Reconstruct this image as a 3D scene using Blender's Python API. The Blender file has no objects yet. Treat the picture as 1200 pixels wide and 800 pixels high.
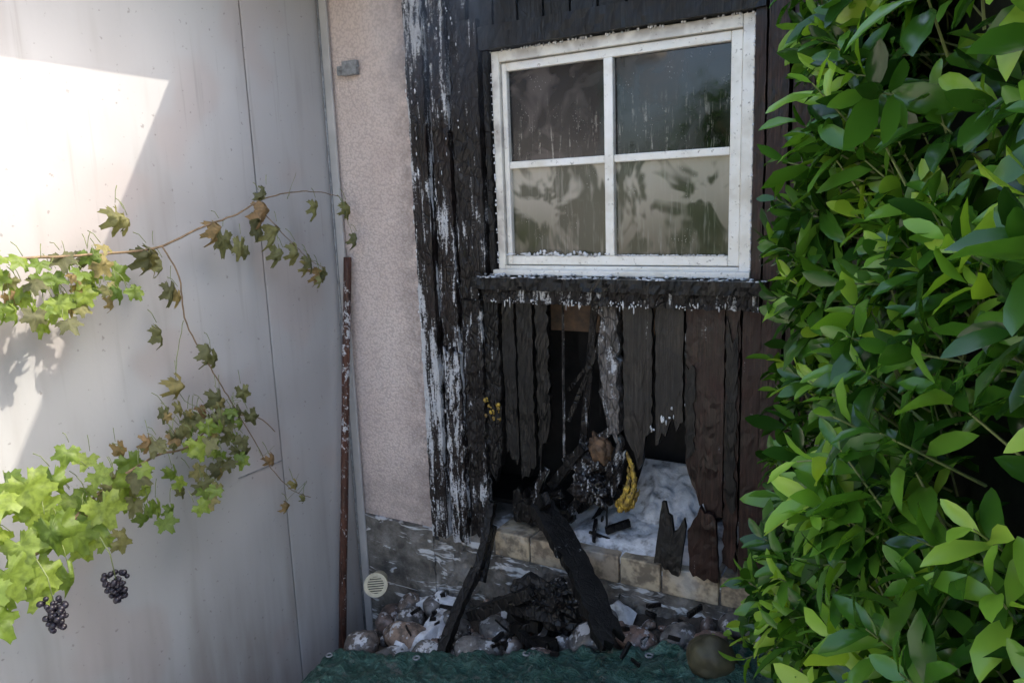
import bpy, bmesh, math, random
from mathutils import Vector, Matrix, noise, Quaternion
random.seed(7)
RU=random.uniform
sc=bpy.context.scene
# ------------------------------------------------------------------ node helpers
class M:
    def __init__(s,name):
        s.m=bpy.data.materials.new(name); s.m.use_nodes=True
        s.t=s.m.node_tree; s.b=s.t.nodes['Principled BSDF']; s.out=s.t.nodes['Material Output']
        s.co=s.t.nodes.new('ShaderNodeTexCoord').outputs['Object']
    def put(s,sock,v):
        if isinstance(v,bpy.types.NodeSocket): s.t.links.new(v,sock)
        elif v is not None:
            if hasattr(sock.default_value,'__len__') and not isinstance(v,(int,float)):
                v=tuple(v)
                if len(sock.default_value)==4 and len(v)==3: v=v+(1,)
            sock.default_value=v
    def map(s,scale=(1,1,1),loc=(0,0,0),vec=None):
        n=s.t.nodes.new('ShaderNodeMapping'); s.put(n.inputs['Vector'],vec or s.co)
        n.inputs['Scale'].default_value=scale; n.inputs['Location'].default_value=loc; return n.outputs[0]
    def noise(s,scale=5,detail=5,rough=.55,vec=None,dist=0):
        n=s.t.nodes.new('ShaderNodeTexNoise'); s.put(n.inputs['Vector'],vec or s.co)
        n.inputs['Scale'].default_value=scale;n.inputs['Detail'].default_value=min(detail,3)
        n.inputs['Roughness'].default_value=rough;n.inputs['Distortion'].default_value=dist
        return n.outputs['Fac']
    def vor(s,scale=5,vec=None,feat='DISTANCE_TO_EDGE',out='Distance'):
        n=s.t.nodes.new('ShaderNodeTexVoronoi'); n.feature=feat; s.put(n.inputs['Vector'],vec or s.co)
        n.inputs['Scale'].default_value=scale; return n.outputs[out]
    def ramp(s,fac,stops):
        n=s.t.nodes.new('ShaderNodeValToRGB'); s.put(n.inputs[0],fac); e=n.color_ramp.elements
        while len(e)<len(stops): e.new(.5)
        for i,(p,c) in enumerate(stops):
            e[i].position=p
            if isinstance(c,(int,float)): c=(c,c,c)
            e[i].color=tuple(c)+(1,)
        return n.outputs[0]
    def mix(s,f,a,b,blend='MIX'):
        n=s.t.nodes.new('ShaderNodeMix'); n.data_type='RGBA'; n.blend_type=blend
        s.put(n.inputs[0],f); s.put(n.inputs[6],a); s.put(n.inputs[7],b); return n.outputs[2]
    def math(s,op,a,b=0.0,clamp=False):
        n=s.t.nodes.new('ShaderNodeMath'); n.operation=op; n.use_clamp=clamp
        s.put(n.inputs[0],a); s.put(n.inputs[1],b); return n.outputs[0]
    def sm(s,v,a,b,to0=0,to1=1):
        n=s.t.nodes.new('ShaderNodeMapRange'); n.interpolation_type='SMOOTHSTEP'
        s.put(n.inputs[0],v); n.inputs[1].default_value=a;n.inputs[2].default_value=b
        n.inputs[3].default_value=to0;n.inputs[4].default_value=to1; return n.outputs[0]
    def xyz(s,i):
        n=s.t.nodes.new('ShaderNodeSeparateXYZ'); s.put(n.inputs[0],s.co); return n.outputs[i]
    def nz(s):
        g=s.t.nodes.new('ShaderNodeNewGeometry'); n=s.t.nodes.new('ShaderNodeSeparateXYZ')
        s.put(n.inputs[0],g.outputs['Normal']); return n.outputs[2]
    def island(s):
        return s.t.nodes.new('ShaderNodeNewGeometry').outputs['Random Per Island']
    def bump(s,h,st=.5,dist=.01,prev=None):
        n=s.t.nodes.new('ShaderNodeBump'); s.put(n.inputs['Height'],h)
        n.inputs['Strength'].default_value=st;n.inputs['Distance'].default_value=dist
        if prev: s.put(n.inputs['Normal'],prev)
        return n.outputs[0]
    def set(s,col=None,rough=None,normal=None,spec=None,metal=None):
        for k,v in (('Base Color',col),('Roughness',rough),('Normal',normal),('Specular IOR Level',spec),('Metallic',metal)):
            if v is not None: s.put(s.b.inputs[k],v)
        return s.m

# ------------------------------------------------------------------ materials
def make_panel():
    m=M('grey_panel')
    big=m.noise(1.6,2,.5); st=m.noise(1,3,.6,vec=m.map((3,7,1.0)))
    c=m.ramp(big,[(.3,(.385,.374,.370)),(.55,(.455,.447,.442)),(.75,(.50,.494,.484))])
    pink=m.sm(m.noise(2.3,2,.5,vec=m.map((1,1,1),(3,5,2))),.52,.62)
    c=m.mix(m.math('MULTIPLY',pink,.5),c,(.43,.37,.35))
    c=m.mix(m.sm(st,.52,.72,0,.5),c,(.33,.305,.29))
    drips=m.math('MULTIPLY',m.sm(m.noise(1,3,.6,vec=m.map((20,26,1.2),(1,4,2))),.58,.72),m.sm(m.xyz(2),.3,2.2))
    c=m.mix(m.math('MULTIPLY',drips,.4),c,(.27,.25,.235))
    low=m.math('MULTIPLY',m.sm(m.xyz(2),.5,-.4),m.sm(st,.35,.65))
    c=m.mix(m.math('MULTIPLY',low,.6),c,(.25,.22,.19))
    sp=m.noise(45,2,.5)
    c=m.mix(m.math('MULTIPLY',m.sm(sp,.67,.75),.6),c,(.2,.18,.17))
    soot=m.math('MULTIPLY',m.sm(m.xyz(1),-.7,.05),m.sm(big,.35,.65))
    c=m.mix(m.math('MULTIPLY',soot,.35),c,(.2,.19,.2))
    return m.set(c,m.sm(big,.3,.7,.42,.6),m.bump(sp,.10,.004))
def make_stucco():
    m=M('pink_stucco')
    g=m.noise(130,2,.6); g2=m.vor(95,feat='F1')
    h=m.math('SUBTRACT',g,m.math('MULTIPLY',g2,.8))
    c=m.ramp(m.noise(2.5,3,.6),[(.3,(.57,.47,.43)),(.7,(.70,.60,.55))])
    c=m.mix(m.sm(g2,.40,.75,0,.45),c,(.38,.31,.28))
    soot=m.math('MULTIPLY',m.sm(m.xyz(0),.26,.50),m.sm(m.noise(7,3,.7),.33,.62))
    c=m.mix(m.math('MULTIPLY',soot,.65),c,(.14,.115,.11))
    d=m.math('MULTIPLY',m.sm(m.xyz(2),.55,.12),m.sm(m.noise(9,3,.7),.3,.7))
    c=m.mix(m.math('MULTIPLY',d,.6),c,(.24,.20,.18))
    return m.set(c,.9,m.bump(h,.75,.005))
def make_concrete():
    m=M('wet_concrete')
    n=m.noise(9,7,.7); g=m.noise(90,2,.7)
    c=m.ramp(n,[(.3,(.045,.04,.036)),(.5,(.14,.13,.115)),(.7,(.26,.245,.225))])
    f=m.sm(m.noise(1,3,.7,vec=m.map((5,5,22),(1,2,3)),dist=.8),.54,.62)
    c=m.mix(m.math('MULTIPLY',f,.85),c,(.70,.71,.72))
    return m.set(c,.65,m.bump(m.math('ADD',n,m.math('MULTIPLY',g,.6)),.8,.012))
def make_char(name,base,dark,foam,crack=.9,foamscale=(48,48,4),rough=(.30,.6),ash=.12,cell=(34,34,17)):
    m=M(name)
    wv=m.t.nodes.new('ShaderNodeVectorMath'); wv.operation='ADD'
    m.put(wv.inputs[0],m.map(cell)); nn=m.t.nodes.new('ShaderNodeTexNoise'); m.put(nn.inputs['Vector'],m.co)
    nn.inputs['Scale'].default_value=14; nn.inputs['Detail'].default_value=1
    m.put(wv.inputs[1],nn.outputs['Color'])
    v=m.vor(1,wv.outputs[0]); cr=m.sm(v,.0,.14)
    grain=m.noise(1,3,.65,vec=m.map((160,160,5)))
    big=m.noise(6,3,.7)
    c=m.ramp(big,[(.35,dark),(.7,base)])
    c=m.mix(m.sm(grain,.45,.75,0,.6),c,tuple(min(1,x*2.2+.004) for x in base))
    c=m.mix(m.math('MULTIPLY',m.math('SUBTRACT',1,cr),crack*.8),c,(.003,.003,.003))
    c=m.mix(m.math('MULTIPLY',m.sm(m.noise(22,3,.7),.60,.75),ash),c,(.30,.29,.28))
    s1=m.noise(1,3,.65,vec=m.map(foamscale),dist=.5); s2=m.noise(4,3,.65,vec=m.map((1,1,.6),(7,1,4))); s3=m.noise(120,2,.6)
    sm_=m.math('ADD',m.math('ADD',m.math('MULTIPLY',s1,.42),m.math('MULTIPLY',s2,.42)),m.math('MULTIPLY',s3,.16))
    t=.66-.17*foam
    fm=m.sm(sm_,t,t+.06)
    c=m.mix(m.math('MULTIPLY',fm,.8),c,(.58,.59,.61))
    h=m.math('ADD',m.math('MULTIPLY',cr,crack),m.math('MULTIPLY',grain,.6))
    return m.set(c,m.sm(big,.35,.65,rough[0],rough[1]),m.bump(h,.8,.006),spec=.30)
MP=make_panel(); MS=make_stucco(); MC=make_concrete()
CH=make_char('charred_wood',(.014,.012,.011),(.003,.003,.003),.40,.6)
CHS=make_char('sooted_board',(.012,.011,.010),(.003,.003,.003),.26,.15,cell=(20,20,6),ash=.05)
CHF=make_char('charred_wood_foam',(.022,.015,.013),(.004,.003,.003),1.06,.4)
CHM=make_char('charred_wood_ash',(.016,.013,.012),(.004,.003,.003),.72,.4)
WB=make_char('scorched_brown_wood',(.034,.016,.012),(.008,.005,.004),.38,.15,ash=.04,cell=(14,14,3))
WG=make_char('smoked_grey_wood',(.028,.025,.022),(.007,.006,.006),.2,.12,ash=.06,cell=(12,12,2.5))
WA=make_char('ash_covered_stud',(.15,.135,.125),(.03,.026,.024),.80,.6,foamscale=(30,30,12),ash=.5)
def make_foam():
    m=M('foam'); n=m.noise(70,3,.7); b=m.noise(14,3,.7)
    c=m.ramp(b,[(.33,(.20,.195,.19)),(.48,(.60,.61,.63)),(.7,(.80,.81,.83))])
    return m.set(c,.55,m.bump(n,.6,.006))
FO=make_foam()
def make_paint():
    m=M('white_window_paint')
    n=m.noise(7,3,.7); s=m.noise(60,3,.7)
    c=m.ramp(n,[(.3,(.62,.58,.50)),(.5,(.78,.76,.70)),(.7,(.84,.83,.80))])
    e=m.math('MAXIMUM',m.sm(m.xyz(0),.98,.87),m.sm(m.xyz(2),2.10,2.20))
    c=m.mix(m.math('MULTIPLY',m.math('MULTIPLY',e,m.sm(n,.38,.62)),.75),c,(.18,.14,.10))
    c=m.mix(m.sm(s,.60,.74,0,.75),c,(.16,.13,.10))
    return m.set(c,.4,m.bump(s,.25,.004))
PW=make_paint()
def make_glass():
    m=M('sooty_reflection_glass'); t=m.t
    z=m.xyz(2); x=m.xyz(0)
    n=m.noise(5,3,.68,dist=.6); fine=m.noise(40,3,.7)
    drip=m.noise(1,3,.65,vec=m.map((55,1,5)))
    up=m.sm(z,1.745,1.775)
    lowc=m.mix(m.sm(z,1.40,1.72),(.12,.105,.075),(.34,.31,.25))  # lower panes: pale reflection painted into the glass colour
    lowc=m.mix(m.sm(m.noise(5,3,.75,vec=m.map((1,1,.8),(2,0,1)),dist=.5),.43,.53,0,.92),lowc,(.035,.038,.020))  # dark tree shapes of that painted reflection
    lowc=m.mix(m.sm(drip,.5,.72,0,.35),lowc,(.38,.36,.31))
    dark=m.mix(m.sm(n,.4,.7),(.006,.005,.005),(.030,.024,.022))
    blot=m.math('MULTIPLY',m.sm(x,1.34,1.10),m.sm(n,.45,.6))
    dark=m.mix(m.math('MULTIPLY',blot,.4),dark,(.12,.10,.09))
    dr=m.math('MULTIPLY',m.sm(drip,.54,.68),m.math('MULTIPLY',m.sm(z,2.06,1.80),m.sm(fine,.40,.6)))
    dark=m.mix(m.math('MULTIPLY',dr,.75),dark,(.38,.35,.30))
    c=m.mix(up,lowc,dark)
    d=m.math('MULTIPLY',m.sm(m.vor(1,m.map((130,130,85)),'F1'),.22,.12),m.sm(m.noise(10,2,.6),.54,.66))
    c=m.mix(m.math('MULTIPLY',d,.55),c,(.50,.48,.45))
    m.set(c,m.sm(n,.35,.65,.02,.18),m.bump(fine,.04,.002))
    return m.m
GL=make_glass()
def make_brick():
    m=M('pale_block'); n=m.noise(14,3,.7)
    c=m.ramp(m.island(),[(0,(.42,.33,.21)),(.5,(.48,.40,.28)),(1,(.36,.28,.20))])
    c=m.mix(m.sm(n,.40,.62,0,.8),c,(.10,.08,.06))
    c=m.mix(m.math('MULTIPLY',m.sm(m.noise(5,3,.6),.52,.66),.6),c,(.5,.48,.44))
    return m.set(c,.8,m.bump(m.noise(70,3,.7),.5,.006))
BR=make_brick()
def make_stone():
    m=M('river_stone'); i=m.island(); n=m.noise(22,3,.7); b=m.noise(6,2,.6)
    c=m.ramp(i,[(0,(.12,.11,.105)),(.18,(.24,.155,.12)),(.34,(.16,.155,.15)),(.5,(.29,.20,.145)),(.62,(.10,.098,.095)),(.78,(.22,.205,.19)),(.9,(.15,.145,.14)),(1,(.06,.058,.055))])
    c=m.mix(m.sm(n,.38,.66,0,.75),c,(.035,.032,.030))
    a=m.math('MULTIPLY',m.sm(m.nz(),.0,.8),m.sm(m.noise(16,3,.75),.53,.60))
    c=m.mix(m.math('MULTIPLY',a,.75),c,(.62,.62,.63))
    return m.set(c,m.sm(b,.4,.6,.25,.6),m.bump(n,.5,.008))
ST=make_stone()
def make_ground():
    m=M('garden_ground'); n=m.noise(8,3,.7); g=m.noise(70,3,.7)
    y=m.xyz(1)
    c=m.ramp(n,[(.3,(.022,.018,.014)),(.6,(.075,.062,.05)),(.8,(.16,.14,.12))])
    p=m.ramp(g,[(.3,(.46,.43,.38)),(.7,(.58,.55,.49))])  # pale paving out of view, brightened to bounce sunlight onto the facade
    c=m.mix(m.sm(y,-1.55,-1.75),c,p)
    return m.set(c,.8,m.bump(m.math('ADD',n,m.math('MULTIPLY',g,.5)),.9,.02))
GR=make_ground()
def make_leaf(name,stops,rough=.3,trans=.3,tcol=1.6,veins=False):
    m=M(name); t=m.t
    c=m.ramp(m.island(),stops)
    nb=None
    if veins:
        nn=m.noise(60,2,.6); c=m.mix(m.sm(nn,.4,.7,0,.45),c,tuple(x*.5 for x in stops[0][1])); nb=m.bump(nn,.3,.003)
    m.set(c,rough,nb)
    tl=t.nodes.new('ShaderNodeBsdfTranslucent')
    tc=m.mix(1.0,c,(tcol*1.15,tcol*1.25,tcol*.45),'MULTIPLY'); m.put(tl.inputs[0],tc)
    ms=t.nodes.new('ShaderNodeMixShader'); ms.inputs[0].default_value=trans
    t.links.new(m.b.outputs[0],ms.inputs[1]); t.links.new(tl.outputs[0],ms.inputs[2]); t.links.new(ms.outputs[0],m.out.inputs[0])
    return m.m
LH=make_leaf('laurel_leaf',[(0,(.016,.050,.008)),(.4,(.032,.098,.012)),(.75,(.062,.165,.018)),(1,(.13,.27,.03))],.20,.2)
LY=make_leaf('laurel_young_leaf',[(0,(.15,.31,.03)),(.5,(.23,.40,.045)),(1,(.32,.47,.055))],.25,.27)
LV=make_leaf('vine_leaf_fresh',[(0,(.11,.17,.025)),(.5,(.17,.24,.04)),(1,(.25,.32,.06))],.55,.4,1.4,True)
LW=make_leaf('vine_leaf_wilted',[(0,(.10,.10,.045)),(.35,(.145,.15,.06)),(.7,(.21,.20,.075)),(.9,(.29,.22,.08)),(1,(.24,.14,.07))],.7,.3,1.2,True)
def simple(name,col,rough=.6,var=.5,scale=20,metal=0,bs=.4,bd=.004,col2=None):
    m=M(name); n=m.noise(scale,3,.65)
    c=m.ramp(n,[(.35,tuple(x*var for x in col) if col2 is None else col2),(.65,col)])
    return m.set(c,rough,m.bump(n,bs,bd),metal=metal)
CANE=simple('vine_cane_bark',(.26,.18,.10),.8,.5,40)
TWG=simple('green_stem',(.20,.24,.08),.6,.6,30)
GRP=simple('dark_grape',(.016,.012,.022),.45,.6,60,bs=.1)
RUST=make_char('rusted_iron',(.085,.035,.022),(.03,.015,.012),.66,.1,foamscale=(40,40,30),ash=.2)
GRY=simple('grey_galvanised',(.30,.31,.32),.5,.5,30)
ZN=simple('pale_corner_strip',(.46,.45,.44),.55,.8,6,bs=.1)
CRM=simple('cream_plastic',(.56,.51,.37),.5,.7,25,bs=.1)
CORE=simple('hedge_core_shade',(.010,.015,.006),.9,.3,30)  # near-black: the shade between hedge leaves is put into this colour
DARK=simple('sooty_interior',(.020,.018,.017),.8,.3,8)
ORG=simple('rusty_plaster',(.30,.19,.12),.8,.3,10,col2=(.12,.10,.085))
YEL=simple('yellow_insulation',(.55,.37,.05),.6,.3,38,bs=.8,bd=.01,col2=(.10,.06,.02))
POT=simple('terracotta',(.17,.10,.055),.7,.25,24)
RTILE=simple('roof_tiles',(.20,.08,.05),.8,.6,8)
WHT=simple('cream_render',(.68,.64,.56),.8,.85,3)
def make_tarp():
    m=M('green_tarpaulin')
    w1=m.t.nodes.new('ShaderNodeTexWave'); m.put(w1.inputs['Vector'],m.co); w1.inputs['Scale'].default_value=60; w1.bands_direction='X'
    w2=m.t.nodes.new('ShaderNodeTexWave'); m.put(w2.inputs['Vector'],m.co); w2.inputs['Scale'].default_value=60; w2.bands_direction='Y'
    w=m.math('MAXIMUM',w1.outputs['Fac'],w2.outputs['Fac'])
    n=m.noise(1,3,.7,vec=m.map((14,34,20)),dist=1.5)
    c=m.ramp(n,[(.3,(.006,.028,.020)),(.5,(.018,.072,.054)),(.68,(.10,.20,.165))])
    c=m.mix(m.sm(w,.85,1,0,.35),c,(.08,.17,.14))
    c=m.mix(m.sm(m.noise(18,3,.75),.58,.68,0,.6),c,(.20,.19,.17))
    return m.set(c,.33,m.bump(m.math('ADD',m.math('MULTIPLY',w,.1),n),1.0,.03))
TP=make_tarp()

# ------------------------------------------------------------------ mesh builder
class MB:
    def __init__(s): s.v=[];s.f=[];s.mi=[]
    def add(s,vs,fs,m=0,mat=None):
        o=len(s.v)
        s.v+= [ (mat@Vector(v)) if mat is not None else v for v in vs]
        s.f+=[tuple(i+o for i in f) for f in fs]; s.mi+=[m]*len(fs)
    def box(s,x0,x1,y0,y1,z0,z1,m=0,mat=None):
        vs=[(x,y,z) for z in (z0,z1) for y in (y0,y1) for x in (x0,x1)]
        s.add(vs,[(0,2,3,1),(4,5,7,6),(0,1,5,4),(1,3,7,5),(3,2,6,7),(2,0,4,6)],m,mat)
    def build(s,name,mats,parent=None,smooth=False,bevel=0):
        me=bpy.data.meshes.new(name); me.from_pydata([tuple(v) for v in s.v],[],s.f)
        for m in mats: me.materials.append(m)
        me.polygons.foreach_set('material_index',s.mi)
        if smooth: me.polygons.foreach_set('use_smooth',[True]*len(me.polygons))
        me.update(); ob=bpy.data.objects.new(name,me); sc.collection.objects.link(ob)
        if parent: ob.parent=parent
        if bevel:
            b=ob.modifiers.new('bevel','BEVEL'); b.width=bevel; b.segments=2; b.limit_method='ANGLE'
        return ob
def empty(name):
    e=bpy.data.objects.new(name,None); sc.collection.objects.link(e); e.empty_display_size=.1; return e
def N(x,y,z): return noise.noise(Vector((x,y,z)))
def board(mb,x0,x1,zb,zt,yf,th,m=0,jag=0.0,jagt=0.0,amp=.004,res=.016,mat=None,edge=.003,seed=0,erode=0,bow=0):
    """plank with ragged ends; zb may be a list = bottom profile across the width"""
    if not isinstance(zb,(list,tuple)): zb=[zb,zb]
    if not isinstance(zt,(list,tuple)): zt=[zt,zt]
    def ip(l,u):
        k=u*(len(l)-1); i=min(int(k),len(l)-2); return l[i]*(1-(k-i))+l[i+1]*(k-i)
    nx=max(3,int(abs(x1-x0)/res)+1); L=max(zt)-min(zb); nz=max(3,int(L/(res*1.5))+1)
    V=[];F=[]
    sd=seed or random.random()*100
    for side in (0,1):
        for j in range(nz+1):
            for i in range(nx+1):
                u=i/nx; w=j/nz
                b=ip(zb,u)+jag*(N(u*(x1-x0)*70,sd,1)+.6*N(u*(x1-x0)*160,sd,4)); t=ip(zt,u)+jagt*N(u*(x1-x0)*70,sd,2)
                z=b+(t-b)*w; x=x0+(x1-x0)*u
                er=0
                if i==0: er=edge*(N(z*25,sd,3)+1)+erode*max(0,N(z*30,sd,13)+.1)
                if i==nx: er=-edge*(N(z*25,sd,7)+1)-erode*max(0,N(z*30,sd,17)+.1)
                d=amp*(N(x*30,z*22,sd)+.6*N(x*75,z*50,sd+5))
                V.append((x+er+bow*math.sin(math.pi*w),yf+(0 if side==0 else th)+(d if side==0 else 0),z))
    S=(nx+1)*(nz+1); idx=lambda s,i,j:s*S+j*(nx+1)+i
    for j in range(nz):
        for i in range(nx):
            F.append((idx(0,i,j),idx(0,i+1,j),idx(0,i+1,j+1),idx(0,i,j+1)))
            F.append((idx(1,i,j),idx(1,i,j+1),idx(1,i+1,j+1),idx(1,i+1,j)))
        F.append((idx(0,0,j),idx(0,0,j+1),idx(1,0,j+1),idx(1,0,j)))
        F.append((idx(0,nx,j),idx(1,nx,j),idx(1,nx,j+1),idx(0,nx,j+1)))
    for i in range(nx):
        F.append((idx(0,i,0),idx(1,i,0),idx(1,i+1,0),idx(0,i+1,0)))
        F.append((idx(0,i,nz),idx(0,i+1,nz),idx(1,i+1,nz),idx(1,i,nz)))
    mb.add(V,F,m,mat)
def ico(sub):
    b=bmesh.new(); bmesh.ops.create_icosphere(b,subdivisions=sub,radius=1)
    vs=[v.co.copy() for v in b.verts]; fs=[tuple(v.index for v in f.verts) for f in b.faces]; b.free(); return vs,fs
ICO={i:ico(i) for i in (1,2,3,4)}
def blob(mb,c,r,m=0,sub=2,amp=.25,fr=1.3,rot=None):
    vs,fs=ICO[sub]; sd=random.random()*50; R=rot or Matrix.Identity(3); c=Vector(c)
    out=[]
    for v in vs:
        k=1+amp*(N(v.x*fr+sd,v.y*fr,v.z*fr)+.35*N(v.x*fr*3+sd,v.y*fr*3,v.z*fr*3))
        out.append(c+R@Vector((v.x*r[0]*k,v.y*r[1]*k,v.z*r[2]*k)))
    mb.add(out,fs,m)
def tube(mb,pts,r0,r1=None,m=0,seg=6):
    pts=[Vector(p) for p in pts]; r1=r0 if r1 is None else r1; V=[];F=[]
    n=len(pts)
    for i,p in enumerate(pts):
        d=(pts[min(i+1,n-1)]-pts[max(i-1,0)]).normalized()
        a=d.cross(Vector((.13,.31,.94))).normalized(); b=d.cross(a); r=r0+(r1-r0)*i/(n-1)
        for k in range(seg):
            t=2*math.pi*k/seg; V.append(p+a*math.cos(t)*r+b*math.sin(t)*r)
    for i in range(n-1):
        for k in range(seg):
            k2=(k+1)%seg; F.append((i*seg+k,i*seg+k2,(i+1)*seg+k2,(i+1)*seg+k))
    F.append(tuple(range(seg))[::-1]); F.append(tuple((n-1)*seg+k for k in range(seg)))
    mb.add(V,F,m)
def smoothpath(pts,k=6,j=0.0):
    P=[Vector(p) for p in pts]; out=[]
    for i in range(len(P)-1):
        a=P[max(i-1,0)];b=P[i];c=P[i+1];d=P[min(i+2,len(P)-1)]
        for s in range(k):
            t=s/k
            q=.5*((2*b)+(-a+c)*t+(2*a-5*b+4*c-d)*t*t+(-a+3*b-3*c+d)*t**3)
            out.append(q+Vector((RU(-j,j),RU(-j,j),RU(-j,j))))
    out.append(P[-1]); return out

# ------------------------------------------------------------------ ground
def lerp(a,b,t): t=max(0,min(1,t)); return a+(b-a)*t
def gh(x,y):
    a=lerp(-.58,-.31,(x-.05)/.28) if x<.33 else lerp(-.31,-.03,(x-.33)/1.6)
    a+=.07*math.exp(min(0,y)/.16)
    a+= .02*N(x*3,y*3,0)+.012*N(x*11,y*11,3)
    far=-.12
    w=max(0,min(1,(-y-1.3)/1.5)); w=w*w*(3-2*w)
    return a*(1-w)+far*w
mb=MB()
xs=[-300,-60,-12,-4,-2]+[-1+.05*i for i in range(0,101)]+[6,12,60,300]
ys=[-300,-60,-12]+[-5+.25*i for i in range(12)]+[-2+.05*i for i in range(0,46)]+[2,12,60,300]
V=[(x,y,gh(x,y) if -1.2<x<4.5 and -5<y<.5 else (-.12 if y<-2 else gh(max(-1,min(4,x)),min(y,.2)))) for y in ys for x in xs]
nx=len(xs)
F=[(j*nx+i,j*nx+i+1,(j+1)*nx+i+1,(j+1)*nx+i) for j in range(len(ys)-1) for i in range(nx-1)]
mb.add(V,F); mb.build('ground',[GR],smooth=True)

# ------------------------------------------------------------------ garage with grey panels
G=empty('garage')
mb=MB()
for (a,b) in ((-3.2,-1.722),(-1.716,-.464),(-.456,0.2)):
    mb.box(-.03,0,a,b,-.7,2.7)
mb.build('wall_panels',[MP],G,bevel=.002)
mb=MB(); mb.box(-3.0,-.035,-3.2,.2,-.7,2.69); mb.build('wall_core',[DARK],G)
mb=MB(); mb.box(-3.2,.49,-3.4,-.40,2.70,2.80); mb.build('roof_overhang',[WHT],G)
mb=MB(); mb.box(0.0005,.0035,-.70,-.464,.545,.549); mb.build('panel_joint',[GRY],G)

# ------------------------------------------------------------------ house
H=empty('house')
mb=MB()
mb.box(.0,.485,0,.30,.13,2.75)      # stucco left of cladding
mb.box(2.06,6.0,0,.30,-.7,2.75)
mb.box(.485,2.06,.03,.30,2.62,2.75)
mb.box(5.7,6.0,.30,5,-.7,2.75); mb.box(-.3,6.0,5,5.3,-.7,2.75); mb.box(-.3,-.001,.21,5,-.7,2.75)
mb.build('stucco_wall',[MS],H)
mb=MB()
mb.box(.002,.46,-.018,.30,-.8,.128)
board(mb,.46,2.06,-.8,.075,-.012,.3,0,amp=.014,res=.02)
mb.build('plinth',[MC],H)
mb=MB(); x=.80; 
while x<2.04:
    w=min(RU(.17,.24),2.055-x); z0=.078
    if w>.04: mb.box(x+.004,x+w-.004,-.026+RU(-.006,.004),.30,z0,.196+RU(-.005,.004))
    x+=w
mb.build('block_course',[BR],H,bevel=.006)
mb=MB(); mb.box(.49,2.05,-.012,.28,.076,.185); mb.build('block_mortar',[MC],H)
# roof : eave edge at y=-.39 z=2.75
mb=MB()
mb.add([(-.35,-.39,2.75),(6.3,-.39,2.75),(6.3,2.6,4.2),(-.35,2.6,4.2),(-.35,5.6,2.75),(6.3,5.6,2.75),
        (-.35,-.39,2.83),(6.3,-.39,2.83),(6.3,2.6,4.3),(-.35,2.6,4.3),(-.35,5.6,2.83),(6.3,5.6,2.83)],
       [(0,1,2,3),(3,2,5,4),(6,9,8,7),(9,10,11,8),(0,6,7,1),(4,5,11,10),(0,3,9,6),(3,4,10,9),(1,7,8,2),(2,8,11,5)])
mb.build('roof',[RTILE],H)
# rooms
mb=MB()
mb.box(-.2,5.6,.32,4.9,.16,.20); mb.box(.3,2.3,.62,.66,.20,1.30); mb.box(.3,.47,.31,.62,.2,2.6); mb.box(2.07,2.1,.31,.62,.2,2.6)
mb.box(.3,5,3.0,3.1,.2,2.7); mb.box(-.2,5.6,.3,4.9,2.62,2.7); mb.box(.3,2.3,.16,.62,1.235,1.30)
mb.box(.49,2.05,.28,.34,.12,.205)
mb.build('interior',[DARK],H)

# ---- burnt cladding
mb=MB()   # slots: 0 char,1 charfoam,2 ash,3 brown,4 grey,5 stud,6 sooted
mats=[CH,CHF,CHM,WB,WG,WA,CHS]
board(mb,.482,.575,.12,2.62,-.055,.06,1,jag=.012,amp=.005,erode=.010)
board(mb,.580,.672,.10,2.62,-.030,.03,1,jag=.03,amp=.008,erode=.012)
board(mb,.678,.775,.16,2.62,-.022,.03,2,jag=.04,amp=.008,erode=.015)
board(mb,.600,.690,[.22,.14,.2],1.0,-.058,.03,1,jag=.05,jagt=.07,amp=.014,erode=.02)
board(mb,.700,.80,[.3,.24,.3],1.22,-.045,.03,2,jag=.05,amp=.014,erode=.02)
board(mb,.778,.842,1.31,2.32,-.062,.08,2,amp=.005,erode=.006)
board(mb,.844,.876,1.31,2.22,-.040,.07,0,amp=.004,erode=.006)
board(mb,1.885,1.925,1.31,2.22,-.045,.07,3,amp=.003)
board(mb,1.928,2.00,.16,2.62,-.055,.07,3,amp=.003,jag=.01)
board(mb,2.004,2.075,.16,2.62,-.040,.06,3,amp=.003,jag=.01)
board(mb,.843,1.925,2.200,2.285,-.062,.08,6,amp=.006,res=.02)
x=.79
while x<1.92:
    board(mb,x,min(x+.105,1.926),2.290,2.62,-.030,.04,3 if x>1.45 else 6,amp=.003); x+=.109
mb.box(.49,2.05,.005,.03,2.20,2.62,0)
mb_s=MB()
for (a,b,z0,z1,yf,m) in ((.80,1.955,1.278,1.325,-.125,6),(.83,1.93,1.222,1.275,-.085,2)):
    board(mb_s,a,b,z0,z1,yf,.12 if yf<-.1 else .10,m,amp=.012,res=.012,jag=.006)
mb_s.build('window_sill_board',mats,H)
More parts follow.
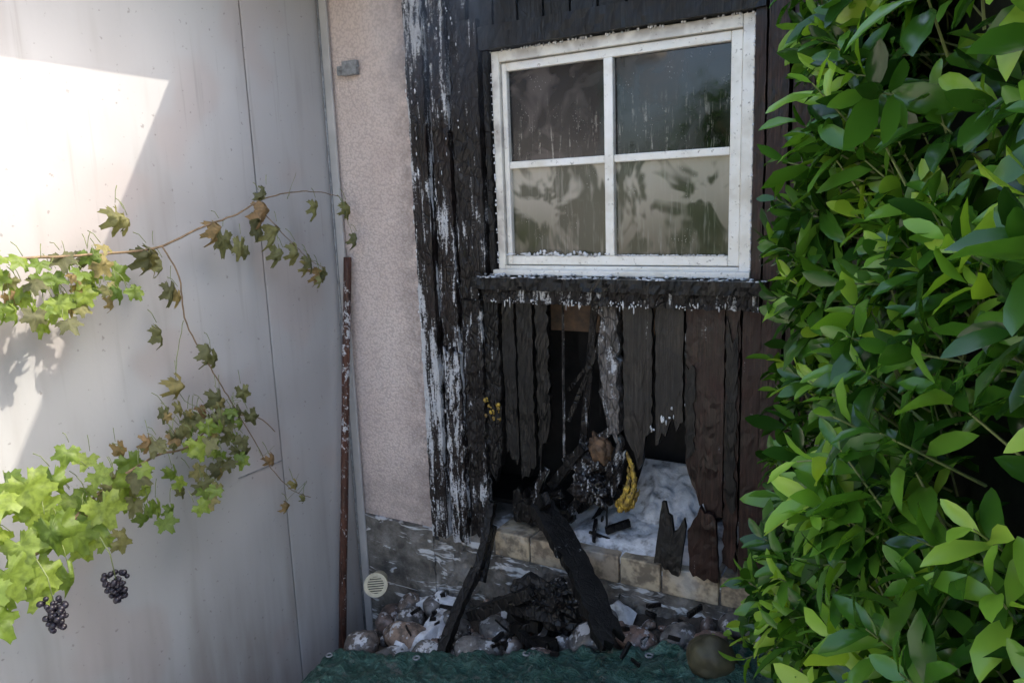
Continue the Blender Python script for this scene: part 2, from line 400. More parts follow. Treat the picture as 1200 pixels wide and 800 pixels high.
# boards below the window
board(mb,.775,.868,[.52,.44,.56],1.222,-.022,.03,0,jag=.06,amp=.010,erode=.014)
board(mb,.872,.938,[.56,.50],1.222,-.010,.03,6,jag=.06,amp=.005,erode=.010)
board(mb,.942,1.022,[.44,.52],1.222,-.014,.025,6,jag=.05,amp=.004,erode=.010)
board(mb,1.026,1.095,[.50,.64,.72],1.222,-.010,.025,6,jag=.06,amp=.005,erode=.024)
board(mb,.86,1.05,.22,.36,.05,.03,0,jag=.03,jagt=.08,amp=.01)
board(mb,1.300,1.392,[.88,.72,.60],1.222,.00,.06,5,jag=.05,amp=.014,erode=.034)
board(mb,1.408,1.532,[.72,.59,.78],1.222,-.014,.025,4,jag=.06,amp=.003,erode=.012)
board(mb,1.536,1.650,[.68,.76,.80],1.222,-.012,.025,4,jag=.08,amp=.003,erode=.008)
board(mb,1.648,1.668,[.84,.80],1.12,-.010,.025,0,jag=.03,amp=.003,erode=.01)
board(mb,1.655,1.802,[.62,.50,.42,.44],1.222,-.018,.025,3,jag=.05,amp=.003,erode=.008)
board(mb,1.655,1.70,[.64,.68],1.00,-.026,.012,6,jag=.03,jagt=.1,amp=.003,erode=.02)
board(mb,1.795,1.855,[.25,.22],1.222,-.010,.025,3,jag=.02,amp=.003,erode=.014)
board(mb,1.80,1.85,[.5,.46],1.15,-.020,.012,6,jag=.06,jagt=.1,amp=.003,erode=.02)
board(mb,1.858,1.927,.20,1.222,-.020,.03,3,jag=.01,amp=.003)
Mt=Matrix.Translation((1.615,-.05,.31))@Matrix.Rotation(.10,4,'Y')@Matrix.Rotation(-.12,4,'X')
board(mb,-.06,.05,[-.10,-.12],[.16,.10,.05,.09],0,.022,6,jag=.02,jagt=.04,amp=.004,mat=Mt)
Mt=Matrix.Translation((1.74,-.055,.30))@Matrix.Rotation(-.06,4,'Y')
board(mb,-.06,.055,[-.10,-.12],[.08,.17,.14],0,.022,3,jag=.02,jagt=.03,amp=.004,mat=Mt)
mb.build('burnt_cladding',mats,H)
# charred framing seen in the hole
mb=MB()
def stick(a,b,w,m,t=None,k=.13,bow=0,er=0):
    a=Vector(a);b=Vector(b);d=b-a;L=d.length
    q=d.to_track_quat('Z','Y').to_matrix().to_4x4(); q.translation=a
    board(mb,-w/2,w/2,0,L,-w/2*(t or 1),w*(t or 1),m,jag=w*.4,jagt=w*.5,amp=w*k,res=max(.012,w/7),mat=q,bow=bow,erode=er)
stick((1.12,.10,.70),(1.27,.12,1.06),.018,0); stick((1.10,.15,.82),(1.33,.2,1.12),.014,0)
stick((1.13,.20,.48),(1.20,.22,1.2),.03,2); stick((1.25,.3,.3),(1.22,.32,1.2),.05,0)
stick((1.08,.14,.50),(1.34,.10,.70),.03,2); stick((1.02,.12,.38),(1.20,.08,.60),.04,0)
stick((1.20,.1,.35),(1.34,.08,.48),.03,0)
stick((1.115,.06,.55),(1.12,.07,1.21),.010,5); stick((1.285,.06,.75),(1.290,.07,1.21),.010,4)
stick((.90,.03,.30),(1.12,.02,.40),.035,0); stick((.94,.04,.24),(1.04,.03,.50),.03,2); stick((1.10,.03,.25),(1.22,.10,.44),.03,2)
for k in range(26):
    c=Vector((RU(.88,1.36),RU(.02,.25),RU(.22,.40))); d=Vector((RU(-1,1),RU(-1,1),RU(-.4,1))).normalized()*RU(.03,.07)
    stick(c-d,c+d,RU(.012,.03),random.choice([0,2,6]))
mb.build('burnt_framing',mats,H)
mb=MB(); mb.box(.9,1.40,.40,.43,1.03,1.23,0); mb.box(1.02,1.32,.44,.46,.85,1.03,1)
mb.build('interior_lining',[ORG,DARK],H)
# window
W=empty('window'); W.parent=H
mb=MB()
ox0,ox1,oz0,oz1=.878,1.883,1.335,2.196
mb.box(ox0,ox0+.034,-.024,.05,oz0,oz1); mb.box(ox1-.040,ox1,-.024,.05,oz0,oz1)
mb.box(ox0+.034,ox1-.040,-.024,.05,oz1-.042,oz1); mb.box(ox0+.034,ox1-.040,-.024,.05,oz0,oz0+.030)
sx0,sx1,sz0,sz1=ox0+.037,ox1-.043,oz0+.033,oz1-.045
mb.box(sx0,sx0+.022,-.010,.04,sz0,sz1); mb.box(sx1-.038,sx1,-.010,.04,sz0,sz1)
mb.box(sx0+.022,sx1-.038,-.010,.04,sz1-.032,sz1); mb.box(sx0+.022,sx1-.038,-.010,.04,sz0,sz0+.036)
mb.box(1.362-.018,1.362+.018,-.013,.035,sz0+.036,sz1-.032)
mb.box(sx0+.022,1.344,-.007,.033,1.748,1.776); mb.box(1.380,sx1-.038,-.007,.033,1.748,1.776)
mb.box(ox0-.01,ox1+.004,-.055,-.0245,oz0-.006,oz0+.016)
mb.build('frame',[PW],W,bevel=.004)
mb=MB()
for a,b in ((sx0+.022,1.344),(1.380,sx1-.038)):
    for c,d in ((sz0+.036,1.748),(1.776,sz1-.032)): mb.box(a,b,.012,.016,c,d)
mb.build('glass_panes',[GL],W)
mb=MB(); mb.box(.86,1.90,.052,.06,1.31,2.22); mb.build('soot_backing',[DARK],W)
# foam lines on frame, sill, casings
mb=MB()
for k in range(130):
    x=RU(.84,1.90); blob(mb,(x,-.06+RU(-.02,.02),oz0-.006+RU(-.004,.006)),(RU(.003,.011),RU(.004,.010),RU(.002,.006)),0,1)
for k in range(200):
    x=RU(.82,1.94); 
    if N(x*11,2,3)<.0: continue
    L=RU(.001,.006)+(RU(.004,.016) if random.random()<.15 else 0)
    blob(mb,(x,-.09+RU(-.004,.003),1.245-RU(0,.025)-L/2),(RU(.0012,.0045),.003,L),0,1)
for k in range(120):
    x=RU(.80,1.95)
    if N(x*10,5,3)>-.1: blob(mb,(x,-.127+RU(0,.06),1.326),(RU(.004,.014),RU(.004,.012),RU(.002,.004)),0,1)
for k in range(60):
    x=RU(.9,1.36); blob(mb,(x,-.012,1.407+RU(-.003,.006+.02*max(0,N(x*20,0,0)))),(RU(.003,.010),.004,RU(.002,.009)),0,1)
for k in range(45):
    x=RU(1.39,1.79); blob(mb,(x,-.010,1.406),(RU(.004,.010),.005,RU(.002,.005)),0,1)
for k in range(170):   # melted bead round outer frame
    t=RU(0,1)
    if t<.5: p=(ox0+ (ox1-ox0)*RU(0,1),-.028,oz1+RU(-.003,.002))
    elif t<.75: p=(ox1+RU(-.003,.001),-.028,RU(oz0,oz1))
    else: p=(ox0+RU(0,.003),-.028,RU(oz0,oz1))
    blob(mb,p,(RU(.002,.006),.004,RU(.002,.007)),0,1)
for k in range(260):   # clots on left trim
    z=RU(.2,2.6); x=.482+abs(random.gauss(0,.03)) if random.random()<.6 else RU(.57,.79)
    if N(x*30,z*4,8)>.05: blob(mb,(x,-.058 if x<.575 else -.036,z),(RU(.0015,.004),.003,RU(.003,.012)),0,1)
mb.build('extinguisher_foam_drips',[FO],H,smooth=True)
def heap(mb,x0,x1,y0,y1,zf,hf,n=36,m=0):
    V=[];F=[]
    for j in range(n+1):
        for i in range(n+1):
            u=i/n;v=j/n;x=x0+(x1-x0)*u;y=y0+(y1-y0)*v
            e=min(1,4*u,4*(1-u),4*v+.0,4*(1-v)); e=max(0,e)
            V.append((x,y,zf(x,y)-.02+e*hf*(.55+.8*N(x*9,y*9,4)+.35*N(x*30,y*30,7))+.02*e))
    for j in range(n):
        for i in range(n):
            a=j*(n+1)+i;F.append((a,a+1,a+n+2,a+n+1))
    mb.add(V,F,m)
mb=MB(); heap(mb,1.06,1.80,.0,.42,lambda x,y:.205+.15*max(0,y-.1),.05)
heap(mb,1.32,1.70,.14,.50,lambda x,y:.21+.8*max(0,y-.20),.06,44)
for k in range(12): 
    x=RU(1.52,1.66); blob(mb,(x,-.016,.73+.8*(x-1.52)+RU(-.01,.04)),(RU(.002,.005),.004,RU(.004,.014)),0,2)
mb.build('foam_heap_inside',[FO],H,smooth=True)
mb=MB()
for pts,r in (([(1.385,-.01,.385),(1.43,-.03,.43),(1.452,-.01,.50),(1.435,.0,.58),(1.41,.02,.62)],.009),([(1.37,.0,.40),(1.405,-.02,.44),(1.425,.0,.50),(1.415,.02,.56)],.008),([(1.41,.0,.385),(1.45,-.02,.43),(1.468,-.0,.48)],.006)):
    P=smoothpath(pts,9,.003); n=len(P)
    for i in range(n-1):
        t=i/(n-1); rr=r*(.35+math.sin(math.pi*min(1,t*.9+.08)))
        blob(mb,P[i],(rr*.8,rr*.5,rr*1.6),0,2,1.1,3)
for k in range(16): blob(mb,(RU(.80,.89),-.05+RU(-.01,.01),RU(.70,.80)),(RU(.003,.010),.005,RU(.003,.012)),0,1)
mb.build('melted_yellow_plastic',[YEL],H,smooth=True)
mb=MB(); blob(mb,(1.27,.10,.59),(.045,.04,.075),0,4,.5,1.8,Matrix.Rotation(-.5,3,'Y')); blob(mb,(1.20,.12,.50),(.07,.05,.07),1,4,.7,2); blob(mb,(1.33,.08,.50),(.030,.03,.10),1,4,.7,2,Matrix.Rotation(.3,3,'Y')); blob(mb,(1.24,.06,.42),(.08,.05,.06),1,4,.8,2.4)
mb.build('scorched_clay_pot',[POT,CHM],H,smooth=True)

# corner strip, pole, bracket
mb=MB(); mb.box(.003,.055,-.030,-.0185,-.75,2.74); mb.build('corner_strip',[ZN],H,bevel=.003)
mb=MB(); tube(mb,[(.012,-.035,z) for z in (-.75,.5,1.6,2.74)],.005,m=0); mb.build('corner_cable',[GRY],H,smooth=True)
mb=MB()
P=[(.092-.03*t+.003*N(t*6,0,0),-.05-.22*t,1.40-1.95*t) for t in [i/40 for i in range(41)]]
tube(mb,P,.0185,m=0,seg=12); mb.build('rusty_pole',[RUST],smooth=True)
B=empty('wall_bracket'); B.parent=H
mb=MB(); mb.box(.075,.19,-.012,-.001,2.205,2.225); mb.box(.125,.205,-.035,-.0125,2.190,2.250); mb.box(.09,.12,-.028,-.0125,2.195,2.235)
tube(mb,[(.10,-.03,2.215),(.22,-.03,2.222)],.006); mb.build('bracket_body',[GRY],B,bevel=.004)
# vent cap
mb=MB(); C0=Vector((.285,-.24,-.085)); ax=(Vector((2.0,-2.65,1.0))-C0).normalized()
q=ax.to_track_quat('Z','Y').to_matrix().to_4x4(); q.translation=C0
def disc(mb,r,z0,z1,mat,m=0,seg=32):
    V=[(r*math.cos(2*math.pi*k/seg),r*math.sin(2*math.pi*k/seg),z) for z in (z0,z1) for k in range(seg)]
    F=[(k,(k+1)%seg,seg+(k+1)%seg,seg+k) for k in range(seg)]+[tuple(range(seg))[::-1],tuple(range(seg,2*seg))]
    mb.add(V,F,m,mat)
def ring(mb,ra,rb,z0,z1,mat,m=0,seg=32):
    V=[(r*math.cos(2*math.pi*k/seg),r*math.sin(2*math.pi*k/seg),z) for r,z in ((ra,z0),(rb,z0),(rb,z1),(ra,z1)) for k in range(seg)]
    F=[(a*seg+k,a*seg+(k+1)%seg,((a+1)%4)*seg+(k+1)%seg,((a+1)%4)*seg+k) for a in range(4) for k in range(seg)]
    mb.add(V,F,m,mat)
ring(mb,.038,.054,-.008,.008,q); disc(mb,.0375,-.008,-.004,q,1)
for i in range(-3,4):
    w=math.sqrt(.038**2-(i*.0105)**2); mb.box(-w,w,i*.0105-.0028,i*.0105+.0028,-.003,.005,0,q)
disc(mb,.040,-.20,-.0085,q)
mb.build('drain_vent_cap',[CRM,DARK])

# ------------------------------------------------------------------ debris
mb=MB()
stick((1.06,-.06,.37),(1.49,-.38,.05),.115,6,.35,.22,.02,.02)
stick((1.02,-.03,.30),(1.10,-.10,.42),.05,0)
stick((.82,-.06,.34),(.825,-.22,.08),.042,0,.7,.25,.008,.01); stick((.825,-.21,.10),(.79,-.46,-.18),.052,0,.6,.25,-.01,.012)
stick((.83,-.07,.24),(.84,-.20,.04),.03,0)
stick((.82,-.28,-.08),(1.12,-.28,.10),.045,0,1,.25); stick((.92,-.22,-.02),(1.10,-.30,.02),.04,0)
for k in range(12):
    c=Vector((random.gauss(1.14,.08),random.gauss(-.24,.05),0)); c.z=gh(c.x,c.y)+RU(.06,.13)
    d=Vector((RU(-1,1),RU(-1,1),RU(-.5,.8))).normalized()*RU(.03,.07)
    stick(c-d,c+d,RU(.025,.05),random.choice([0,6,6]))
for k in range(46):
    c=Vector((RU(.5,1.75),RU(-.42,-.03),0)); c.z=gh(c.x,c.y)+RU(.05,.11)
    d=Vector((RU(-1,1),RU(-1,1),RU(-.3,.4))).normalized()*RU(.012,.04)
    stick(c-d,c+d,RU(.008,.02),random.choice([0,6,2]))
mb.build('charred_debris',mats)
mb=MB(); blob(mb,(1.16,-.22,.03),(.12,.07,.09),0,4,.7,2.2)
mb.build('charred_lump',[CH])
# stones
mb=MB(); placed=[]
def edgey(x): return -.57+.22*(x-.3)
def stone(x,y,r,lift=.5):
    z=gh(x,y)+r*lift
    R=Quaternion((RU(-1,1),RU(-1,1),RU(-1,1),RU(-1,1))).normalized().to_matrix() if r<.05 else (Matrix.Rotation(RU(0,6.28),3,'Z')@Matrix.Rotation(RU(-.4,.4),3,'X'))
    blob(mb,(x,y,z),(r*RU(.95,1.3),r*RU(.8,1.0),r*RU(.62,.82)),0,3,.28,1.1,R)
for (x,y,r) in ((.36,-.44,.075),(.52,-.34,.085),(.72,-.44,.075),(.93,-.40,.085),(1.36,-.26,.085),(1.52,-.20,.075),(.44,-.20,.07),(1.68,-.16,.07),(.66,-.16,.06),(1.22,-.38,.06)):
    placed.append((x,y,r)); stone(x,y,r,.6)
for r0,n in ((.068,120),(.055,190),(.040,260),(.026,400)):
    for k in range(n):
        x=RU(.16,2.05); y=RU(-.70,-.06); r=r0*RU(.8,1.2)
        if y< edgey(x)+r*.5: continue
        if any((x-a)**2+(y-b)**2<(.84*(r+c))**2 for a,b,c in placed): continue
        placed.append((x,y,r)); stone(x,y,r)
for k in range(260):
    x=RU(.15,2.05); y=RU(-.6,-.03); r=RU(.008,.02); stone(x,y,r,.9)
mb.build('river_stones',[ST],smooth=True)
mb=MB(); blob(mb,(1.85,-.35,.07),(.085,.075,.075),0,4,.18); mb.build('mossy_boulder',[simple('mossy_stone',(.075,.068,.035),.6,.5,14)],smooth=True)
mb=MB()
for (x,y,rx,ry) in ((.60,-.20,.07,.10),(.62,-.32,.04,.10),(.50,-.07,.16,.04),(.95,-.09,.12,.04),(.55,-.44,.04,.05),(1.35,-.06,.12,.03)):
    heap(mb,x-rx,x+rx,y-ry,y+ry,lambda a,b:gh(a,b)+.04,.05,26)
mb.build('foam_patches',[FO],smooth=True)

# ------------------------------------------------------------------ tarpaulin
T=empty('tarpaulin')
mb=MB(); n=190; V=[];F=[]; mm=90
def tz(x,y,e):
    return gh(x,y)+.070+.022*N(x*6,y*9,2)+.026*N(x*16+y*7,y*20,5)+.024*abs(N(x*34,y*26,8))
for j in range(mm+1):
    for i in range(n+1):
        u=i/n;v=j/mm; x=.27+1.95*u; y0=edgey(x)+.022*N(x*7,0,0)+.012*N(x*25,0,0); y=y0-v*1.1
        V.append((x+.03*N(y*6,1,1)*(1-u),y,tz(x,y,v)-(.03 if j==0 else 0)+(.012 if 1<=j<=3 else 0)))
for j in range(mm):
    for i in range(n):
        a=j*(n+1)+i;F.append((a,a+1,a+n+2,a+n+1))
mb.add(V,F); o=mb.build('sheet',[TP],T,smooth=True)
mb=MB()
for x in (.33,.72,1.17,1.62):
    y=edgey(x)-.045; z=tz(x,y,0)+.010
    tube(mb,[(x+.012*math.cos(t*math.pi/8),y+.012*math.sin(t*math.pi/8),z) for t in range(17)],.004,m=0)
mb.build('eyelets',[GRY],T,smooth=True)

# ------------------------------------------------------------------ laurel hedge
HG=empty('laurel_hedge')
path=[Vector((2.24,.0)),Vector((2.15,-.50)),Vector((2.59,-1.62)),Vector((2.88,-2.15))]
HT=2.38
def leaf(mb,p,L,Nn,ln,wd,m,droop=.15,fold=.35,twist=0):
    W=L.cross(Nn).normalized(); Nn=W.cross(L).normalized()
    st=[(0,0),(.07,.20),(.26,.70),(.50,1),(.74,.90),(.91,.46),(1,0)]
    V=[];F=[];rows=[]
    for t,w in st:
        c=p+L*(ln*t)-Nn*(droop*ln*t*t)-Vector((0,0,1))*(.06*ln*t*t)
        if w==0: V.append(c); rows.append((len(V)-1,))
        else:
            wv=.012*math.sin(t*17+twist)*ln*6
            h=W*(wd*.5*w)
            V+= [c-h+Nn*(wd*.5*w*fold+wv*.3),c,c+h+Nn*(wd*.5*w*fold-wv*.3)]; k=len(V); rows.append((k-3,k-2,k-1))
    for a,b in zip(rows,rows[1:]):
        if len(a)==1: F+=[(a[0],b[1],b[0]),(a[0],b[2],b[1])]
        elif len(b)==1: F+=[(a[0],a[1],b[0]),(a[1],a[2],b[0])]
        else: F+=[(a[0],a[1],b[1],b[0]),(a[1],a[2],b[2],b[1])]
    mb.add(V,F,m)
def rv(s=1): return Vector((random.gauss(0,s),random.gauss(0,s),random.gauss(0,s)))
lm=MB(); tw=MB()
def shoot(p,d,n,young,sc_=1):
    d=d.normalized(); L=RU(.06,.14)*sc_
    a=d.cross(Vector((.2,.1,.97))).normalized(); b=d.cross(a); ph=RU(0,6.28)
    tube(tw,[p-d*.10,p+d*L],.003,.0015,0,4)
    for k in range(n):
        t=k/(n-1) if n>1 else 1
        ph+=2.4+RU(-.3,.3)
        al=math.radians(lerp(80,24,t)+RU(-12,12))
        L3=(d*math.cos(al)+(a*math.cos(ph)+b*math.sin(ph))*math.sin(al)+rv(.10)+Vector((0,0,-.05))).normalized()
        ln=(RU(.080,.130) if t<.75 else RU(.055,.09))*sc_; wd=ln*RU(.32,.42)
        leaf(lm,p+d*(L*t),L3,d+rv(.14),ln,wd,1 if (young and t>.45) else 0,RU(.05,.40),RU(.15,.55),RU(0,6))
segs=[(path[i],path[i+1]) for i in range(3)]; lens=[(b-a).length for a,b in segs]; tot=sum(lens)
def surf(s):
    for (a,b),l in zip(segs,lens):
        if s<=l: return a+(b-a)/l*s
        s-=l
    return path[-1]
def frame2(s):
    p2=surf(s); pa=surf(max(0,s-.15)); pb=surf(min(tot,s+.15)); d2=(pb-pa).normalized(); nr=Vector((d2.y,-d2.x))
    if nr.x>0: nr=-nr
    return p2,nr
for k in range(1180):
    s=RU(0,tot); p2,nr=frame2(s)
    z=RU(-.1,HT+.1)
    off=-.04+.17*N(p2.x*3,p2.y*3,z*3)+.05*math.exp(-((z-.75)/.35)**2)
    if random.random()<.35: off-=RU(.04,.14)
    g0=gh(p2.x,p2.y)
    p=Vector((p2.x+nr.x*off,p2.y+nr.y*off,g0+.02+z))
    d=Vector((nr.x,nr.y,0))*RU(.5,1.1)+Vector((0,0,RU(.2,1.2)))+rv(.32)
    shoot(p,d,random.randint(6,11),random.random()<.28,RU(.85,1.15))
for k in range(140):   # top
    x=RU(2.3,3.2);y=RU(-2.1,-.1); shoot(Vector((x,y,HT-.08+RU(-.05,.08))),Vector((0,0,1))+rv(.4),8,random.random()<.3)
lm.build('leaves',[LH,LY],HG,smooth=True); tw.build('stems',[TWG],HG)
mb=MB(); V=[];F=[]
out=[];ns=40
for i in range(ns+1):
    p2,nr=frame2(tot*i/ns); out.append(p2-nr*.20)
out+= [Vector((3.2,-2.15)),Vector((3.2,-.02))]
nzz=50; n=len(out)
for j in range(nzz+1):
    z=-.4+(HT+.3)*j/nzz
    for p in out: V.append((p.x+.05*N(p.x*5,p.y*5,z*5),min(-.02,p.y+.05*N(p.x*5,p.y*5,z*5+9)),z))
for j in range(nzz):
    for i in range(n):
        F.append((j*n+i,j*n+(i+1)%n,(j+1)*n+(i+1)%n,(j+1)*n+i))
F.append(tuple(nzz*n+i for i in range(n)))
mb.add(V,F); mb.build('shade_core',[CORE],HG)  # solid dark core behind the leaves, standing in for the hedge's inner shade
mb=MB()
for k in range(14):
    x=RU(1.86,2.02);y=RU(-.34,-.18); p=Vector((x,y,gh(x,y)+RU(.05,.16)))
    leaf(mb,p,Vector((RU(-1,1),RU(-1,.4),RU(0,.7))).normalized(),Vector((0,-.5,1)),RU(.03,.05),RU(.018,.03),0)
mb.build('weed_sprig',[LY])

# ------------------------------------------------------------------ grapevine
VN=empty('grapevine')
outl=[]
for k in range(49):
    th=math.pi*2*k/48  # 0 = tip
    lob=max(math.exp(-((th-c)/w)**2)*h for c,w,h in ((0,.55,1.0),(2*math.pi,.55,1.0),(1.05,.48,.92),(2*math.pi-1.05,.48,.92),(2.05,.55,.80),(2*math.pi-2.05,.55,.80)))
    r=max(.60,lob) if abs(th-math.pi)>.30 else .22
    r*=1+.06*(1 if k%2 else -1)
    outl.append((th,r))
def vleaf(mb,p,down,nrm,size,m,curl=.2,foldw=1.0):
    L=down.normalized(); W=L.cross(nrm).normalized(); Nn=W.cross(L).normalized(); sd=random.random()*30
    c=p+L*size*.35
    def pt(u,v):
        z=-curl*(u*u*1.2+v*v*.8)+.22*N(u*2.5+sd,v*2.5,0)*(.6+curl)+.08*abs(u)
        return c+W*(u*size*.5*foldw)+L*(v*size*.5)+Nn*(z*size*.5)
    V=[pt(0,0)];F=[]
    for rr in (.35,.7,1):
        for th,r in outl[:-1]: V.append(pt(math.sin(th)*r*rr,math.cos(th)*r*rr))
    for k in range(48):
        k2=(k+1)%48; F+=[(0,1+k,1+k2),(1+k,49+k,49+k2,1+k2),(49+k,97+k,97+k2,49+k2)]
    mb.add(V,F,m)
vl=MB(); vc=MB()
def cane(pts,r0,r1,m=0): 
    P=smoothpath(pts,6,.002); tube(vc,P,r0,r1,m,6); return P
def lf(x,y,z,size,m,wilt=False,anchor=None):
    p=Vector((x,y,z))
    if wilt:
        d=Vector((RU(-.1,.2),RU(-.35,.35),-1)); n=Vector((1,RU(-.9,.5),RU(-.3,.3)))
        vleaf(vl,p,d,n,size,m,RU(.6,1.3),RU(.40,.8))
    else:
        d=Vector((RU(0,.5),RU(-.7,.7),RU(-1,-.1))); n=Vector((1,RU(-.9,.1),RU(.2,1.0)))
        vleaf(vl,p,d,n,size,m,RU(.1,.4),1.0)
    a=anchor or p+Vector((-.02,RU(-.03,.03),RU(.02,.05))); tube(vc,[a,(a+p)/2+Vector((0,0,.008)),p+d.normalized()*size*.03],.0013,.0011,1,4)
X=.15
c1=cane([(.2,-2.0,1.50),(X,-1.7,1.52),(X,-1.5,1.505),(X,-1.28,1.50),(X,-1.06,1.505),(X,-.85,1.57),(X,-.70,1.61),(X,-.56,1.665),(X,-.40,1.69),(X,-.27,1.69),(X,-.14,1.67)],.0055,.0018)
c2=cane([(X,-1.03,1.51),(X+.02,-.99,1.40),(X,-.975,1.26),(X,-.92,1.12),(X,-.86,1.0),(X,-.80,.88),(X,-.74,.76),(X,-.66,.60),(X,-.56,.47),(X,-.46,.40)],.003,.0014)
c3=cane([(X,-.60,1.64),(X,-.52,1.56),(X,-.42,1.47),(X,-.33,1.40),(X,-.26,1.37)],.002,.001)
cane([(X,-.15,1.68),(X,-.11,1.63),(X,-.10,1.58),(X,-.07,1.50)],.0014,.0008,1)
c4=cane([(.42,-2.0,.62),(.42,-1.80,.72),(.36,-1.62,.74),(.30,-1.45,.80),(.22,-1.2,.83),(X,-1.02,.80),(X,-.86,.86),(X,-.70,.82),(X,-.62,.74)],.006,.0018)
cane([(X,-.98,1.25),(X,-1.03,1.1),(X,-1.02,.98),(X,-.95,.92),(X,-.90,.84)],.0015,.0009,1)
for (y,z,s) in ((-1.20,1.66,.09),(-1.16,1.64,.07),(-1.10,1.53,.10),(-1.05,1.52,.10),(-1.0,1.40,.085),(-.98,1.37,.06),(-.80,1.60,.09),(-.76,1.57,.10),(-.72,1.54,.09),
   (-.58,1.67,.10),(-.56,1.72,.07),(-.60,1.60,.08),(-.50,1.58,.10),(-.52,1.50,.09),(-.44,1.50,.09),(-.40,1.45,.08),(-.36,1.42,.07),(-.30,1.39,.08),(-.27,1.38,.06),
   (-.29,1.67,.085),(-.11,1.66,.075),(-.07,1.52,.07),(-1.08,1.26,.085),(-1.05,1.08,.09),(-1.04,.98,.06),(-.91,1.17,.085),(-.88,1.13,.08),(-.90,1.0,.09),(-.87,.98,.08),(-.93,.94,.07),
   (-.78,.98,.07),(-.77,.88,.07),(-.66,.66,.06),(-.56,.52,.055),(-.48,.42,.045),(-.60,.44,.05),(-.80,.74,.08),(-1.10,.98,.06)):
    lf(X+RU(-.02,.04),y,z,s*1.45,1,True)
    if random.random()<.35: lf(X+RU(-.02,.04),y+RU(-.03,.03),z-RU(.02,.05),s*.9,1,True)
for k in range(60):
    y=RU(-1.75,-1.22); z=1.475+RU(-.10,.07)-.10*max(0,N(y*6,0,0))
    lf(X+RU(-.03,.08),y,z,RU(.06,.105),0 if random.random()<.6 else 1,random.random()<.35)
for k in range(30):
    y=RU(-2.0,-1.52); z=.80+RU(-.12,.22); lf(RU(.30,.50),y,z,RU(.09,.16),0,random.random()<.2)
for k in range(46):
    y=RU(-1.55,-1.05); z=.80+RU(-.15,.14); lf(RU(.18,.36),y,z,RU(.07,.12),0 if random.random()<.7 else 1,random.random()<.4)
for k in range(46):
    y=RU(-1.08,-.80); z=.80+RU(-.17,.13); lf(X+RU(-.02,.06),y,z,RU(.06,.10),0 if random.random()<.35 else 1,random.random()<.6)
for (x,y,z,s) in ((.45,-1.72,1.00,.16),(.42,-1.70,.96,.12),(.42,-1.52,.86,.15),(.44,-1.66,.86,.16),(.46,-1.80,.80,.16),(.42,-1.60,.80,.13)):
    vleaf(vl,Vector((x,y,z)),Vector((.2,.2,-1)),Vector((1,-.35,.6)),s,0,.15)
lf(X,-1.60,1.27,.06,2,True)
for k in range(12):
    b=random.choice(c1+c2); cane([b,b+Vector((.02,RU(-.05,.05),RU(-.04,.06))),b+Vector((.0,RU(-.1,.1),RU(-.08,.09)))],.001,.0006,1)
RED=simple('red_leaf',(.35,.05,.03),.6,.5,30)
vl.build('leaves',[LV,LW,RED],VN,smooth=True); vc.build('canes',[CANE,TWG],VN,smooth=True)
mb=MB()
for (x,y,z,hh) in ((.52,-1.72,.665,.09),(.52,-1.555,.655,.08)):
    for k in range(56):
        t=RU(0,1); r=.038*(1-.6*t)*math.sqrt(RU(.05,1)); a=RU(0,6.28); s=RU(.0055,.009)
        vs,fs=ICO[2]; c=Vector((x+r*math.cos(a),y+r*math.sin(a),z-hh*t)); mb.add([c+v*s for v in vs],fs,0)
    tube(mb,[(x-.03,y-.01,z+.10),(x-.01,y,z+.05),(x,y,z-.02)],.002,.0015,1,5)
mb.build('grape_bunches',[GRP,TWG],VN,smooth=True)

# ------------------------------------------------------------------ thin smoke still rising from the window head
sm=bpy.data.materials.new('thin_smoke'); sm.use_nodes=True; nt=sm.node_tree; nt.nodes.clear()
o=nt.nodes.new('ShaderNodeOutputMaterial'); v=nt.nodes.new('ShaderNodeVolumeScatter'); v.inputs['Color'].default_value=(.80,.86,.95,1)
tc=nt.nodes.new('ShaderNodeTexCoord'); mp=nt.nodes.new('ShaderNodeMapping'); mp.inputs['Scale'].default_value=(3.5,3.5,2.0)
nz_=nt.nodes.new('ShaderNodeTexNoise'); nz_.inputs['Detail'].default_value=2; nz_.inputs['Scale'].default_value=1; nz_.inputs['Distortion'].default_value=1
mr=nt.nodes.new('ShaderNodeMapRange'); mr.inputs[1].default_value=.38; mr.inputs[2].default_value=.68; mr.inputs[3].default_value=0.05; mr.inputs[4].default_value=2.2
sp=nt.nodes.new('ShaderNodeSeparateXYZ'); mz=nt.nodes.new('ShaderNodeMapRange'); mz.inputs[1].default_value=1.85; mz.inputs[2].default_value=2.35; mz.interpolation_type='SMOOTHSTEP'
mu=nt.nodes.new('ShaderNodeMath'); mu.operation='MULTIPLY'
mx=nt.nodes.new('ShaderNodeMapRange'); mx.inputs[1].default_value=1.5; mx.inputs[2].default_value=.95; mx.interpolation_type='SMOOTHSTEP'; mu2=nt.nodes.new('ShaderNodeMath'); mu2.operation='MULTIPLY'
L_=nt.links.new
L_(tc.outputs['Object'],mp.inputs[0]); L_(mp.outputs[0],nz_.inputs['Vector']); L_(nz_.outputs['Fac'],mr.inputs[0]); L_(tc.outputs['Object'],sp.inputs[0]); L_(sp.outputs[2],mz.inputs[0]); L_(sp.outputs[0],mx.inputs[0])
L_(mr.outputs[0],mu.inputs[0]); L_(mz.outputs[0],mu.inputs[1]); L_(mu.outputs[0],mu2.inputs[0]); L_(mx.outputs[0],mu2.inputs[1]); L_(mu2.outputs[0],v.inputs['Density']); L_(v.outputs[0],o.inputs['Volume'])
mb=MB(); mb.box(.50,1.55,-.36,-.14,1.86,2.74); mb.build('smoke',[sm])

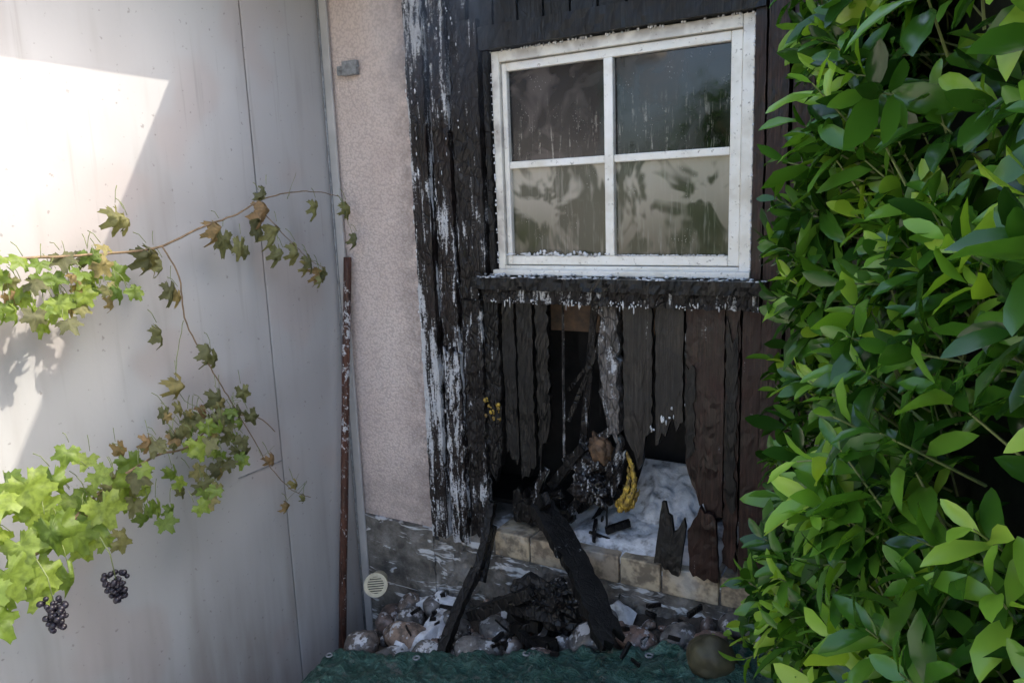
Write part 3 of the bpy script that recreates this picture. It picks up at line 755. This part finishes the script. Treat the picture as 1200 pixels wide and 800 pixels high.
# ------------------------------------------------------------------ garden behind the viewer
mb=MB(); mb.box(-7,8,-9.2,-9,-.15,1.75); mb.box(-7.05,8.05,-9.26,-8.94,1.752,1.82); mb.build('reflector_wall',[WHT])  # unseen pale wall, added for its reflection in the panes and bounce light
def tree(x,y,h,r):
    T_=empty('garden_tree'); mb=MB(); P=smoothpath([(x,y,-.2),(x+.1,y,h*.3),(x-.1,y+.1,h*.55),(x,y,h*.8)],4); tube(mb,P,.16,.05,0,8)
    for k in range(9):
        a=RU(0,6.28); z=h*RU(.35,.7); tube(mb,[(x,y,z),(x+r*.7*math.cos(a),y+r*.7*math.sin(a),z+h*.2)],.05,.015,0,5)
    mb.build('trunk',[CANE],T_,smooth=True); mb=MB()
    cl=[(Vector((x,y,h*.68))+Vector((RU(-1,1)*r,RU(-1,1)*r,RU(-1,1)*h*.32)),RU(.4,.8)) for _ in range(26)]
    for k in range(2000):
        c,s=random.choice(cl); p=c+rv(s*.5); a=rv().normalized(); b=a.cross(rv()).normalized(); q=RU(.06,.12)
        mb.add([p-a*q,p+b*q*.5,p+a*q,p-b*q*.5],[(0,1,2,3)])
    mb.build('crown',[LH],T_)
tree(-3.6,-8.2,3.6,1.4); tree(.2,-8.4,3.0,1.1)

# ------------------------------------------------------------------ light
s=Vector((.8,.573,1)).normalized()
w=bpy.data.worlds.new('World'); sc.world=w; w.use_nodes=True; nt=w.node_tree
sky=nt.nodes.new('ShaderNodeTexSky'); sky.sky_type='NISHITA'; sky.sun_disc=False
sky.sun_elevation=math.asin(s.z); sky.sun_rotation=math.atan2(s.x,s.y); sky.air_density=1.0; sky.dust_density=4; sky.ozone_density=1
bg=nt.nodes['Background']; bg.inputs['Strength'].default_value=.70; nt.links.new(sky.outputs[0],bg.inputs[0])
sd=bpy.data.lights.new('sun','SUN'); sd.energy=5; sd.angle=math.radians(.53); sd.color=(1,.93,.80)
so=bpy.data.objects.new('sun',sd); so.rotation_euler=s.to_track_quat('Z','Y').to_euler(); so.location=(3,3,8); sc.collection.objects.link(so)
# ------------------------------------------------------------------ camera
a=math.radians(29.6);p=math.radians(10.3);r=math.radians(2.05)
Fv=Vector((-math.sin(a)*math.cos(p),math.cos(a)*math.cos(p),-math.sin(p)))
R0=Fv.cross(Vector((0,0,1))).normalized();U0=R0.cross(Fv)
U=math.cos(r)*U0+math.sin(r)*R0;R=math.cos(r)*R0-math.sin(r)*U0
cd=bpy.data.cameras.new('camera'); co=bpy.data.objects.new('camera',cd); sc.collection.objects.link(co)
mt=Matrix((R,U,-Fv)).transposed().to_4x4(); mt.translation=Vector((2.42,-2.65,1.6)); co.matrix_world=mt
cd.sensor_width=36; cd.lens=867/1200*36; cd.clip_start=.02; cd.clip_end=1000; sc.camera=co
sc.view_settings.view_transform='Standard'; sc.view_settings.look='None'; sc.view_settings.exposure=0
